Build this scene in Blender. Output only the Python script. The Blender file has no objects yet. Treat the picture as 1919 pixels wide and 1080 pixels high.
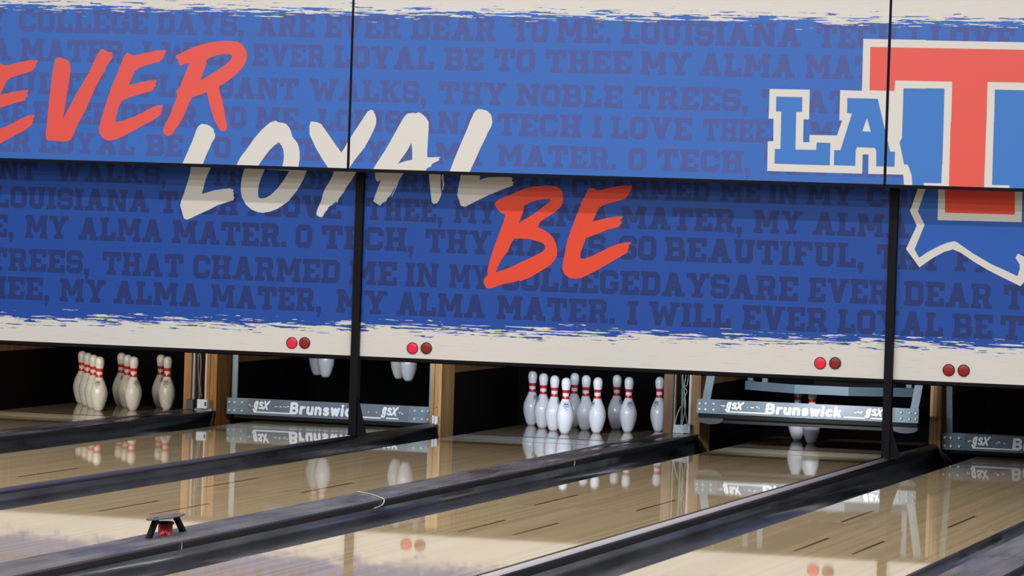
import bpy, bmesh, math, random
from math import sin, cos, pi, radians
from mathutils import Vector, Matrix
from mathutils.geometry import tessellate_polygon

# ------------------------------------------------------------------ scene, camera, world, lights
sc = bpy.context.scene
col = sc.collection
random.seed(7)
CAM = Vector((6.7543, -25.0505, 1.5034))
YAW, PITCH, ROLL, FPX = 0.27829, 0.02044, 0.03260, 7204.9
_fwd = Vector((-sin(YAW)*cos(PITCH), cos(YAW)*cos(PITCH), -sin(PITCH)))
_rt = Vector((cos(YAW), sin(YAW), 0)); _up = _rt.cross(_fwd)
RT = cos(ROLL)*_rt + sin(ROLL)*_up; UP = -sin(ROLL)*_rt + cos(ROLL)*_up
cd = bpy.data.cameras.new('camera'); cam = bpy.data.objects.new('camera', cd); col.objects.link(cam)
cd.sensor_width = 36; cd.sensor_fit = 'HORIZONTAL'; cd.lens = FPX*36/1919; cd.clip_end = 200
M = Matrix((RT, UP, -_fwd)).transposed().to_4x4(); M.translation = CAM
cam.matrix_world = M
sc.camera = cam

w = bpy.data.worlds.new('world'); sc.world = w; w.use_nodes = True
w.node_tree.nodes['Background'].inputs[0].default_value = (0.86, 0.88, 1.0, 1)
w.node_tree.nodes['Background'].inputs[1].default_value = 0.38
sc.view_settings.view_transform = 'Standard'; sc.view_settings.look = 'None'
sc.view_settings.gamma = 1; sc.view_settings.use_curve_mapping = False
sc.view_settings.exposure = 0.0

def area(name, loc, sx, sy, power, color, target):
    l = bpy.data.lights.new(name, 'AREA'); l.shape = 'RECTANGLE'; l.size = sx; l.size_y = sy
    l.energy = power; l.color = color
    o = bpy.data.objects.new(name, l); col.objects.link(o); o.location = loc
    o.rotation_euler = (Vector(target)-Vector(loc)).to_track_quat('-Z', 'Y').to_euler()
    return o
# rows of ceiling strip lamps over the lanes
for i, (y, pw) in enumerate(((-6.1, 210), (-9.0, 190), (-12.0, 220), (-17.0, 300), (-22.5, 320))):
    area('ceiling_strip_lamp', (0.5, y, 4.3), 13, 0.16, pw, (1.0, 0.97, 0.93), (0.5, y+0.9, 0.0))
# work lamps fixed behind the masking panels, above each pin deck
PINLIGHT = {1: (8.5, (1.0, 0.95, 0.84)), 2: (5.5, (0.82, 0.90, 1.0)), 3: (11.5, (0.80, 0.88, 1.0)),
            4: (9.5, (0.86, 0.94, 1.0)), 5: (0.15, (0.9, 0.92, 1.0))}

# ------------------------------------------------------------------ measures of the place
P, S = 3.3815, 1.7918                 # pair pitch; spacing of two lanes across a wide division
LX = {1: -P, 2: -(P-S), 3: 0.0, 4: S, 5: P, 6: P+S}
HALF, GUT = 0.533, 0.235
YW = -2.105                           # lower masking panels
YU = -2.405                           # upper masking panels, 30 cm proud
ZB, ZT = 0.552, 1.705
YK = -0.40                            # front of the kickbacks
def ray(u, v): return _fwd + (u-959.5)/FPX*RT - (v-540)/FPX*UP
def at(u, v, Y):
    d = ray(u, v); return CAM + d*((Y-CAM.y)/d.y)
def atx(u, v, X):
    d = ray(u, v); return CAM + d*((X-CAM.x)/d.x)
def atz(u, v, Z):
    d = ray(u, v); return CAM + d*((Z-CAM.z)/d.z)

# ------------------------------------------------------------------ helpers
def mesh_obj(name, bm, mats, parent=None, smooth=False, bevel=0):
    me = bpy.data.meshes.new(name); bm.normal_update(); bm.to_mesh(me); bm.free()
    if not isinstance(mats, (list, tuple)): mats = [mats]
    for m in mats: me.materials.append(m)
    if smooth: me.polygons.foreach_set('use_smooth', [True]*len(me.polygons))
    o = bpy.data.objects.new(name, me); col.objects.link(o)
    if parent: o.parent = parent
    if bevel:
        b = o.modifiers.new('bevel', 'BEVEL'); b.width = bevel; b.segments = 2; b.limit_method = 'ANGLE'
    return o
def tag(o, label, cat, group=None):
    o['label'] = label; o['category'] = cat
    if group: o['group'] = group
    return o
def empty(name, loc, label, cat, group=None, rz=0):
    o = bpy.data.objects.new(name, None); col.objects.link(o); o.location = loc; o.rotation_euler.z = rz
    o.empty_display_size = .1
    return tag(o, label, cat, group)
def box(bm, x0, x1, y0, y1, z0, z1, mi=0):
    vs = [bm.verts.new((x, y, z)) for x in (x0, x1) for y in (y0, y1) for z in (z0, z1)]
    for f in ((0,1,3,2), (4,6,7,5), (0,4,5,1), (2,3,7,6), (0,2,6,4), (1,5,7,3)):
        bm.faces.new([vs[i] for i in f]).material_index = mi
    return vs
def BX(*a):
    bm = bmesh.new(); box(bm, *a); return bm
def tube(bm, pts, r, n=8, mi=0, caps=True):
    pts = [Vector(p) for p in pts]; rings = []
    for i, p in enumerate(pts):
        t = (pts[min(i+1, len(pts)-1)]-pts[max(i-1, 0)]).normalized()
        a = t.cross(Vector((0, 0, 1)))
        if a.length < .05: a = t.cross(Vector((1, 0, 0)))
        a.normalize(); b = t.cross(a)
        rr = r[i] if isinstance(r, (list, tuple)) else r
        rings.append([bm.verts.new(p+rr*(cos(2*pi*k/n)*a+sin(2*pi*k/n)*b)) for k in range(n)])
    for A, B in zip(rings, rings[1:]):
        for k in range(n):
            f = bm.faces.new((A[k], A[(k+1) % n], B[(k+1) % n], B[k])); f.material_index = mi; f.smooth = True
    if caps:
        bm.faces.new(rings[0]).material_index = mi; bm.faces.new(rings[-1][::-1]).material_index = mi
def prism_x(bm, prof, x0, x1, mi=0):       # profile in (y, z) extruded along x
    a = [bm.verts.new((x0, y, z)) for y, z in prof]; b = [bm.verts.new((x1, y, z)) for y, z in prof]
    n = len(prof)
    for i in range(n): bm.faces.new((a[i], a[(i+1) % n], b[(i+1) % n], b[i])).material_index = mi
    bm.faces.new(a[::-1]).material_index = mi; bm.faces.new(b).material_index = mi
    bmesh.ops.recalc_face_normals(bm, faces=bm.faces)
def prism_y(bm, prof, y0, y1, mi=0, ends=None):  # profile in (x, z) extruded along y
    a = [bm.verts.new((x, y0, z)) for x, z in prof]; b = [bm.verts.new((x, y1, z)) for x, z in prof]
    n = len(prof)
    for i in range(n): bm.faces.new((a[i], a[(i+1) % n], b[(i+1) % n], b[i])).material_index = mi
    bm.faces.new(a[::-1]).material_index = mi; bm.faces.new(b).material_index = mi
    bmesh.ops.recalc_face_normals(bm, faces=bm.faces)
def disc(bm, c, r, n=20, mi=0, y=None, depth=0.0, sq=1.0):   # disc facing -y
    vs = [bm.verts.new((c[0]+r*cos(2*pi*k/n), c[1], c[2]+r*sq*sin(2*pi*k/n))) for k in range(n)]
    bm.faces.new(vs).material_index = mi
    if depth:
        vb = [bm.verts.new((v.co.x, v.co.y+depth, v.co.z)) for v in vs]
        for k in range(n): bm.faces.new((vs[k], vs[(k+1) % n], vb[(k+1) % n], vb[k])).material_index = mi

# ------------------------------------------------------------------ materials
def nodes(name):
    m = bpy.data.materials.new(name); m.use_nodes = True
    nt = m.node_tree; return m, nt, nt.nodes['Principled BSDF']
def simple(name, c, rough=.5, metal=0.0, spec=.5, coat=0, var=0.0, vscale=(8, 8, 8), bump=0, emit=None, es=0, rvar=None):
    m, nt, b = nodes(name)
    b.inputs['Base Color'].default_value = (*c, 1); b.inputs['Roughness'].default_value = rough
    b.inputs['Metallic'].default_value = metal; b.inputs['Specular IOR Level'].default_value = spec
    b.inputs['Coat Weight'].default_value = coat
    if rvar:
        ge = nt.nodes.new('ShaderNodeNewGeometry'); m2 = nt.nodes.new('ShaderNodeMapping'); m2.inputs['Scale'].default_value = rvar[2]
        n2 = nt.nodes.new('ShaderNodeTexNoise'); n2.inputs['Scale'].default_value = 1; n2.inputs['Detail'].default_value = 4
        r2 = nt.nodes.new('ShaderNodeMapRange'); r2.inputs['From Min'].default_value = .42; r2.inputs['From Max'].default_value = .56
        r2.inputs['To Min'].default_value = rvar[0]; r2.inputs['To Max'].default_value = rvar[1]
        nt.links.new(ge.outputs['Position'], m2.inputs[0]); nt.links.new(m2.outputs[0], n2.inputs[0]); nt.links.new(n2.outputs[0], r2.inputs['Value']); nt.links.new(r2.outputs[0], b.inputs['Roughness'])
    if emit: b.inputs['Emission Color'].default_value = (*emit, 1); b.inputs['Emission Strength'].default_value = es
    if var:
        tc = nt.nodes.new('ShaderNodeTexCoord'); mp = nt.nodes.new('ShaderNodeMapping'); mp.inputs['Scale'].default_value = vscale
        nz = nt.nodes.new('ShaderNodeTexNoise'); nz.inputs['Scale'].default_value = 1; nz.inputs['Detail'].default_value = 5
        rp = nt.nodes.new('ShaderNodeValToRGB')
        rp.color_ramp.elements[0].color = (*[x*(1-var) for x in c], 1); rp.color_ramp.elements[0].position = .35
        rp.color_ramp.elements[1].color = (*[min(1, x*(1+var)) for x in c], 1); rp.color_ramp.elements[1].position = .65
        nt.links.new(tc.outputs['Object'], mp.inputs[0]); nt.links.new(mp.outputs[0], nz.inputs[0])
        nt.links.new(nz.outputs[0], rp.inputs[0]); nt.links.new(rp.outputs[0], b.inputs['Base Color'])
        if bump:
            bp = nt.nodes.new('ShaderNodeBump'); bp.inputs['Strength'].default_value = bump; bp.inputs['Distance'].default_value = .003
            nt.links.new(nz.outputs[0], bp.inputs['Height']); nt.links.new(bp.outputs[0], b.inputs['Normal'])
    return m

WHITE = (0.78, 0.765, 0.71)
def panel_mat(name, c, edge_z, up, band=.045, rough=.5, spec=.5, tilt=0.0):
    """ink c, torn into white paint by dry-brush streaks at height edge_z"""
    m, nt, b = nodes(name); N = nt.nodes.new; L = nt.links.new
    ge = N('ShaderNodeNewGeometry'); sp = N('ShaderNodeSeparateXYZ'); L(ge.outputs['Position'], sp.inputs[0])
    def noise(sx, sz, det=4, seed=0):
        mp = N('ShaderNodeMapping'); mp.inputs['Scale'].default_value = (sx, 0, sz); mp.inputs['Location'].default_value = (seed, seed, seed*2)
        nz = N('ShaderNodeTexNoise'); nz.inputs['Scale'].default_value = 1; nz.inputs['Detail'].default_value = det
        L(ge.outputs['Position'], mp.inputs[0]); L(mp.outputs[0], nz.inputs[0]); return nz.outputs[0]
    def mth(op, a, b_, c_=None):
        n = N('ShaderNodeMath'); n.operation = op
        for i, v in enumerate((a, b_, c_)):
            if v is None: continue
            if isinstance(v, (int, float)): n.inputs[i].default_value = v
            else: L(v, n.inputs[i])
        return n.outputs[0]
    d = mth('SUBTRACT', mth('SUBTRACT', sp.outputs['Z'], edge_z), mth('MULTIPLY', sp.outputs['X'], tilt))
    if not up: d = mth('MULTIPLY', d, -1.0)
    slow = mth('MULTIPLY', mth('SUBTRACT', noise(.8, .1, 2, 3), .5), .06)
    dd = mth('ADD', d, slow)
    st = mth('SUBTRACT', mth('ADD', mth('MULTIPLY', noise(4.2, 78, 3, 9), .72), mth('MULTIPLY', noise(17, 130, 2, 4), .28)), .5)
    t = mth('ADD', mth('DIVIDE', dd, band*6.0), st)
    inside = mth('GREATER_THAN', dd, band); outside = mth('LESS_THAN', dd, -band)
    msk = mth('MULTIPLY', mth('MAXIMUM', mth('GREATER_THAN', t, 0.0), inside), mth('SUBTRACT', 1.0, outside))
    # faint mottled print
    mo = noise(60, 60, 2, 1); mr = N('ShaderNodeMapRange'); mr.inputs['To Min'].default_value = .90; mr.inputs['To Max'].default_value = 1.10
    L(mo, mr.inputs['Value'])
    ink = N('ShaderNodeVectorMath'); ink.operation = 'SCALE'; ink.inputs[0].default_value = c; L(mr.outputs[0], ink.inputs['Scale'])
    wh = noise(6, 90, 5, 5); wr = N('ShaderNodeValToRGB'); L(wh, wr.inputs[0])
    wr.color_ramp.elements[0].position = .28; wr.color_ramp.elements[0].color = (*[x*.88 for x in WHITE], 1)
    wr.color_ramp.elements[1].position = .42; wr.color_ramp.elements[1].color = (*WHITE, 1)
    mx = N('ShaderNodeMix'); mx.data_type = 'RGBA'; L(msk, mx.inputs[0]); L(ink.outputs[0], mx.inputs[6]); L(wr.outputs[0], mx.inputs[7])
    L(mx.outputs[2], b.inputs['Base Color'])
    b.inputs['Roughness'].default_value = rough; b.inputs['Specular IOR Level'].default_value = spec
    return m
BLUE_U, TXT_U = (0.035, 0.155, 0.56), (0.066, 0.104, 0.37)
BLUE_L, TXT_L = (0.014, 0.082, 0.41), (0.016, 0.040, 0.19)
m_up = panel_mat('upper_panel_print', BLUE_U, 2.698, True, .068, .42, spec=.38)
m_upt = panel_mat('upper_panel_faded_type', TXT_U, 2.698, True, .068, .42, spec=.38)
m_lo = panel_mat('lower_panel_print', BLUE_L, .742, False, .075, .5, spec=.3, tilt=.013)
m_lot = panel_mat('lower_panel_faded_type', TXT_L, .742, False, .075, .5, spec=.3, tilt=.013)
m_red = simple('red_paint', (0.90, 0.080, 0.032), .5, spec=.3)
m_redu = simple('red_paint_upper', (0.86, 0.095, 0.070), .42)
m_cream = simple('cream_paint', (0.76, 0.745, 0.69), .45)
m_logoblue = simple('logo_blue_paint', (0.045, 0.21, 0.64), .42, spec=.38)
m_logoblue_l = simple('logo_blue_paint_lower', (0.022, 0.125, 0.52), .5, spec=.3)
m_black = simple('black_trim', (0.006, 0.006, 0.008), .6, spec=.12)
m_blacktube = simple('black_steel_tube', (0.008, 0.008, 0.010), .5, spec=.12)
m_pit = simple('pit_black', (0.004, 0.004, 0.004), .9, spec=.1)

def lane_mat(name, c1, c2, rough=.03, spec=.42):
    m, nt, b = nodes(name); N = nt.nodes.new; L = nt.links.new
    ge = N('ShaderNodeNewGeometry')
    mp = N('ShaderNodeMapping'); mp.inputs['Scale'].default_value = (37.0, 0.16, 1)
    L(ge.outputs['Position'], mp.inputs[0])
    wn = N('ShaderNodeTexWhiteNoise'); wn.noise_dimensions = '2D'
    fl = N('ShaderNodeVectorMath'); fl.operation = 'FLOOR'; L(mp.outputs[0], fl.inputs[0]); L(fl.outputs[0], wn.inputs['Vector'])
    mp2 = N('ShaderNodeMapping'); mp2.inputs['Scale'].default_value = (160, 3.0, 1); L(ge.outputs['Position'], mp2.inputs[0])
    nz = N('ShaderNodeTexNoise'); nz.inputs['Scale'].default_value = 1; nz.inputs['Detail'].default_value = 4; L(mp2.outputs[0], nz.inputs[0])
    mxv = N('ShaderNodeMix'); mxv.data_type = 'FLOAT'; mxv.inputs[0].default_value = .45; L(wn.outputs['Value'], mxv.inputs[2]); L(nz.outputs[0], mxv.inputs[3])
    mx = N('ShaderNodeMix'); mx.data_type = 'RGBA'; L(mxv.outputs[0], mx.inputs[0])
    mx.inputs[6].default_value = (*c1, 1); mx.inputs[7].default_value = (*c2, 1)
    L(mx.outputs[2], b.inputs['Base Color'])
    b.inputs['Roughness'].default_value = rough; b.inputs['Specular IOR Level'].default_value = spec
    return m
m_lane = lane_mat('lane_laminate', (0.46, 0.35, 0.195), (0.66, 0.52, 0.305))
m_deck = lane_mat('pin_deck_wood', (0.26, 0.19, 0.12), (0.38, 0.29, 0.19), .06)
m_plank = simple('cream_tail_plank', (0.55, 0.50, 0.36), .14, spec=.35)
m_plank_grey = simple('grey_tail_plank', (0.40, 0.41, 0.44), .10)  # bluish grey instead of cream, full-rack lane only
m_seam = simple('dark_seam', (0.012, 0.010, 0.008), .4)
m_dash = simple('brown_marker', (0.16, 0.055, 0.025), .06)
m_gut = simple('gutter_plastic', (0.034, 0.038, 0.042), .34, spec=.35, var=.55, vscale=(9, 1.0, 10), rvar=(.16, .5, (7, .55, 1)))
m_flat = simple('dusty_flat_gutter', (0.09, 0.085, 0.08), .45, var=.5, vscale=(20, 9, 20))
m_cap = simple('division_top', (0.085, 0.083, 0.086), .30, spec=.4, var=.45, vscale=(9, 1.3, 6), rvar=(.17, .5, (10, 1.1, 1)))
m_lip = simple('division_lip', (0.010, 0.010, 0.012), .35)
m_rail = simple('black_rail', (0.014, 0.013, 0.016), .35, spec=.3)
m_railtop = simple('painted_rail_sheen', (0.44, 0.41, 0.41), .45, spec=.2)  # light grey stands for the sheen along the rail, put into the colour
m_railtop2 = simple('faint_rail_sheen', (0.045, 0.042, 0.055), .35)  # weaker sheen of the other rail, also painted into its top colour

def wood_mat(name, c1, c2, sc_=(22, 22, 2.2), rough=.45):
    m, nt, b = nodes(name); N = nt.nodes.new; L = nt.links.new
    ge = N('ShaderNodeNewGeometry'); mp = N('ShaderNodeMapping'); mp.inputs['Scale'].default_value = sc_
    nz = N('ShaderNodeTexNoise'); nz.inputs['Scale'].default_value = 1; nz.inputs['Detail'].default_value = 6; nz.inputs['Distortion'].default_value = .6
    rp = N('ShaderNodeValToRGB'); rp.color_ramp.elements[0].position = .34; rp.color_ramp.elements[1].position = .66
    rp.color_ramp.elements[0].color = (*c1, 1); rp.color_ramp.elements[1].color = (*c2, 1)
    L(ge.outputs['Position'], mp.inputs[0]); L(mp.outputs[0], nz.inputs[0]); L(nz.outputs[0], rp.inputs[0]); L(rp.outputs[0], b.inputs['Base Color'])
    b.inputs['Roughness'].default_value = rough; b.inputs['Specular IOR Level'].default_value = .25; return m
m_wood = wood_mat('kickback_wood', (0.32, 0.17, 0.055), (0.50, 0.29, 0.105))
m_woodo = wood_mat('orange_kickback_wood', (0.24, 0.095, 0.020), (0.38, 0.165, 0.038))
m_woodd = wood_mat('dark_kickback_wood', (0.17, 0.085, 0.028), (0.30, 0.165, 0.06))
m_woodb = wood_mat('brown_kickback_wood', (0.085, 0.042, 0.014), (0.15, 0.078, 0.026))
m_plate = simple('kickback_plate', (0.006, 0.0045, 0.004), .8, spec=.1)
m_steel = simple('blue_grey_steel', (0.16, 0.22, 0.25), .38, metal=.25, var=.12, vscale=(9, 9, 9))
m_board = simple('dark_grey_board', (0.125, 0.150, 0.180), .40, var=.12, vscale=(9, 9, 9))
m_frame = simple('pinsetter_blue_paint', (0.12, 0.175, 0.215), .42, spec=.3)
m_decal = simple('white_decal', (0.90, 0.92, 0.92), .30)
m_bolt = simple('bright_bolt', (0.88, 0.90, 0.92), .25)
m_rubber_shade = simple('black_rubber_and_shade', (0.007, 0.007, 0.007), .6, spec=.15)
m_shoe = simple('grey_plastic_shoe', (0.045, 0.052, 0.054), .45)
m_grey = simple('grey_zinc', (0.30, 0.32, 0.31), .45)
m_whitep = simple('white_plastic', (0.62, 0.64, 0.66), .4)
m_pale = simple('pale_post_paint', (0.46, 0.46, 0.43), .5)
m_teal = simple('teal_cable', (0.05, 0.20, 0.18), .5)
m_wire = simple('grey_wire', (0.35, 0.33, 0.30), .5)
m_lens_on = simple('lit_red_lens', (0.45, 0.01, 0.03), .25, emit=(1.0, 0.015, 0.075), es=.42)
m_lens_off = simple('dark_red_lens', (0.30, 0.018, 0.018), .25)
m_lens_dim = simple('dim_red_lens', (0.34, 0.010, 0.012), .25)
m_pin = simple('white_pin_coat', (0.80, 0.81, 0.84), .22, coat=.4)
m_pin_old = simple('worn_ivory_pin_coat', (0.66, 0.63, 0.54), .32, var=.08, vscale=(30, 30, 30))
m_pinred = simple('pin_neck_red', (0.62, 0.015, 0.015), .25)
m_pinbase = simple('pin_base_ring', (0.62, 0.60, 0.56), .4)
m_mark = simple('pin_print', (0.06, 0.065, 0.11), .4)
m_redglass = simple('red_sensor_lens', (0.22, 0.008, 0.008), .12)
m_redled = simple('red_sensor_led', (0.5, 0.0, 0.0), .3, emit=(1.0, 0.02, 0.03), es=1.2)

# ------------------------------------------------------------------ 2D artwork: triangles clipped to each panel
def clip(poly, x0, x1, z0, z1):
    def cut(pl, f, g):
        out = []
        for i in range(len(pl)):
            a, b = pl[i], pl[(i+1) % len(pl)]; fa, fb = f(a), f(b)
            if fa >= 0: out.append(a)
            if (fa >= 0) != (fb >= 0):
                t = fa/(fa-fb); out.append((a[0]+(b[0]-a[0])*t, a[1]+(b[1]-a[1])*t))
        return out
    for f in (lambda p: p[0]-x0, lambda p: x1-p[0], lambda p: p[1]-z0, lambda p: z1-p[1]):
        poly = cut(poly, f, None)
        if len(poly) < 3: return []
    return poly
def tris(loops):
    vs = [Vector((x, z, 0)) for l in loops for x, z in l]
    return [[(vs[i].x, vs[i].y) for i in t] for t in tessellate_polygon([[Vector((x, z, 0)) for x, z in l] for l in loops])]
def add_art(bm, polys, rect, y, mi=0):
    for pl, lay in polys:
        q = clip(pl, *rect)
        # drop doubled points and slivers
        r = [p for i, p in enumerate(q) if (p[0]-q[i-1][0])**2+(p[1]-q[i-1][1])**2 > 1e-10]
        if len(r) < 3: continue
        ar = sum(r[i-1][0]*r[i][1]-r[i][0]*r[i-1][1] for i in range(len(r)))
        if abs(ar) < 1e-8: continue
        if ar < 0: r = r[::-1]
        bm.faces.new([bm.verts.new((p[0], y-lay*3e-5, p[1])) for p in r]).material_index = mi

# slab block capitals, 6 units high; each glyph = (width, [convex polygons])
def R_(x0, y0, x1, y1): return [(x0, y0), (x1, y0), (x1, y1), (x0, y1)]
def ring(w, s=1.45, c=1.0, lc=True):
    ci = .45; o = []
    o.append(R_(0, c if lc else 0, s, 6-c if lc else 6)); o.append(R_(w-s, c, w, 6-c))
    o.append([(c if lc else 0, 0), (w-c, 0), (w, c), (w-.3, s), (.3, s), (0, c if lc else 0)])
    o.append([(.3, 6-s), (w-.3, 6-s), (w, 6-c), (w-c, 6), (c if lc else 0, 6), (0, 6-c if lc else 6)])
    return o
G = {}
sv = lambda x, w=2.6: [R_(x, 0, x+w, 1.1), R_(x, 4.9, x+w, 6), R_(x+.55, 0, x+w-.55, 6)]
G['I'] = (2.7, sv(0, 2.7))
G['H'] = (5.6, sv(0)+sv(3.0)+[R_(2, 2.4, 3.6, 3.6)])
G['L'] = (4.7, sv(0)+[R_(0, 0, 4.7, 1.35), R_(3.5, 0, 4.7, 2.3)])
G['T'] = (5.4, [R_(1.95, 0, 3.45, 6), R_(0, 4.65, 5.4, 6), R_(0, 3.6, 1.2, 6), R_(4.2, 3.6, 5.4, 6), R_(1.3, 0, 4.1, 1.1)])
G['E'] = (4.9, [R_(.55, 0, 2.1, 6), R_(0, 0, 4.9, 1.25), R_(0, 4.75, 4.9, 6), R_(3.7, 0, 4.9, 2.1), R_(3.7, 3.9, 4.9, 6), R_(2, 2.45, 3.4, 3.55), ])
G['F'] = (4.9, [R_(.55, 0, 2.1, 6), R_(0, 0, 2.8, 1.1), R_(0, 4.75, 4.9, 6), R_(3.7, 3.9, 4.9, 6), R_(2, 2.35, 3.4, 3.5)])
G['O'] = (4.8, ring(4.8))
G['D'] = (5.1, [[(a+.5, b) for a, b in p] for p in ring(4.6, lc=False)]+[R_(0, 0, 1, 1.1), R_(0, 4.9, 1, 6)])
G['C'] = (4.8, [R_(0, 1, 1.45, 5), [(1, 0), (3.8, 0), (4.8, 1), (4.5, 1.45), (.3, 1.45), (0, 1)], [(.3, 4.55), (4.8, 4.55), (4.8, 5), (3.8, 6), (1, 6), (0, 5)],
              R_(3.5, 3.8, 4.8, 5), R_(3.5, 1, 4.8, 2.2)])
G['G'] = (4.9, G['C'][1]+[R_(2.7, 2.1, 4.9, 3.1), R_(3.5, 1, 4.9, 3)])
G['U'] = (5.3, [R_(.5, 1, 1.95, 6), R_(3.35, 1, 4.8, 6), [(1.5, 0), (3.8, 0), (4.8, 1), (4.6, 1.45), (.7, 1.45), (.5, 1)], R_(0, 4.9, 2.5, 6), R_(2.8, 4.9, 5.3, 6)])
G['S'] = (4.7, [[(1, 4.65), (3.8, 4.65), (4.7, 5), (3.8, 6), (1, 6), (0, 5)], R_(0, 3.2, 1.4, 5), R_(.3, 2.4, 4.4, 3.6), R_(3.3, 1, 4.7, 2.8), R_(3.5, 3.9, 4.7, 5.3),
              R_(0, .7, 1.2, 2.1), [(0, 1), (1, 0), (3.8, 0), (4.7, 1), (4.4, 1.4), (.3, 1.4)]])
G['A'] = (6.0, [[(.5, 0), (2.1, 0), (3.8, 6), (2.1, 6)], [(3.9, 0), (5.5, 0), (3.9, 6), (2.3, 6)], R_(1.5, 1.5, 4.5, 2.5), R_(0, 0, 2.5, 1.1), R_(3.5, 0, 6, 1.1)])
G['V'] = (6.0, [[(2.2, 0), (3.8, 0), (2.2, 6), (.5, 6)], [(2.2, 0), (3.8, 0), (5.5, 6), (3.8, 6)], R_(0, 4.9, 2.5, 6), R_(3.5, 4.9, 6, 6)])
G['M'] = (7.0, [R_(.5, 0, 1.9, 6), R_(5.1, 0, 6.5, 6), R_(0, 0, 2.4, 1.1), R_(4.6, 0, 7, 1.1), R_(0, 4.9, 1, 6), R_(6, 4.9, 7, 6),
              [(2.8, 1.6), (4.2, 1.6), (2.2, 6), (.8, 6)], [(2.8, 1.6), (4.2, 1.6), (6.2, 6), (4.8, 6)]])
G['N'] = (6.2, [R_(.5, 0, 1.9, 6), R_(4.3, 0, 5.7, 6), R_(0, 0, 2.4, 1.1), R_(0, 4.9, 1.5, 6), R_(3.8, 4.9, 6.2, 6), [(3.9, 0), (5.4, 0), (2.3, 6), (.8, 6)]])
G['Y'] = (5.9, [R_(2.2, 0, 3.7, 2.8), R_(1.5, 0, 4.4, 1.1), [(2.2, 2.3), (3.6, 2.3), (2.1, 6), (.4, 6)], [(2.3, 2.3), (3.7, 2.3), (5.5, 6), (3.8, 6)], R_(0, 4.9, 2.4, 6), R_(3.5, 4.9, 5.9, 6)])
G['W'] = (8.2, [[(1.9, 0), (3.2, 0), (2.1, 6), (.5, 6)], [(1.9, 0), (3.2, 0), (4.7, 5), (3.5, 5)], [(5, 0), (6.3, 0), (4.7, 5), (3.5, 5)], [(5, 0), (6.3, 0), (7.7, 6), (6.1, 6)],
              R_(0, 4.9, 2.5, 6), R_(5.7, 4.9, 8.2, 6)])
G['K'] = (5.8, sv(0)+[[(1.8, 2.2), (2.2, 3.8), (3.9, 6), (5.4, 6)], [(2.1, 3.2), (3.3, 3.9), (5.3, 0), (3.7, 0)], R_(3.2, 4.9, 5.6, 6), R_(3.3, 0, 5.8, 1.1)])
G['R'] = (5.5, [R_(.55, 0, 2.0, 6), R_(0, 0, 2.6, 1.1), [(0, 6), (0, 4.75), (5, 4.75), (5, 5.1), (4.1, 6)], R_(3.6, 3.2, 5, 5.2), [(1.8, 2.3), (4.2, 2.3), (5, 3.2), (4.8, 3.5), (1.8, 3.5)],
              [(2.9, 2.6), (4.3, 2.8), (5.2, 0), (3.7, 0)], R_(3.4, 0, 5.5, 1.1)])
G['B'] = (5.2, [R_(.55, 0, 2.0, 6), [(0, 6), (0, 4.75), (4.8, 4.75), (4.8, 5.1), (4, 6)], [(0, 0), (4.3, 0), (5.2, .9), (5.0, 1.3), (0, 1.3)], R_(3.6, .8, 5.2, 2.8),
              R_(3.4, 3.2, 4.8, 5.2), R_(1.8, 2.45, 4.7, 3.55)])
G['P'] = (5.2, [R_(.55, 0, 2.0, 6), R_(0, 0, 2.7, 1.1), [(0, 6), (0, 4.75), (5.2, 4.75), (5.2, 5.1), (4.3, 6)], R_(3.7, 2.9, 5.2, 5.2), [(1.8, 2), (4.3, 2), (5.2, 2.9), (5, 3.3), (1.8, 3.3)]])
G['.'] = (1.6, [R_(0, 0, 1.4, 1.4)])
G[','] = (1.6, [R_(0, -.2, 1.4, 1.4), [(.3, -1.4), (.9, -1.4), (1.4, 0), (.6, 0)]])
def word_polys(word, xa, xb, z0, z1, punct=''):
    gap = .45; W = sum(G[c][0] for c in word)+gap*(len(word)-1)
    sx = (xb-xa)/W; sz = (z1-z0)/6; out = []; x = 0
    for c in word:
        for q, p in enumerate(G[c][1]): out.append(([(xa+(x+a)*sx, z0+b*sz) for a, b in p], q))
        x += G[c][0]+gap
    for c in punct:
        for q, p in enumerate(G[c][1]): out.append(([(xa+(x+a)*sx, z0+b*sz) for a, b in p], q))
    return out
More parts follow.
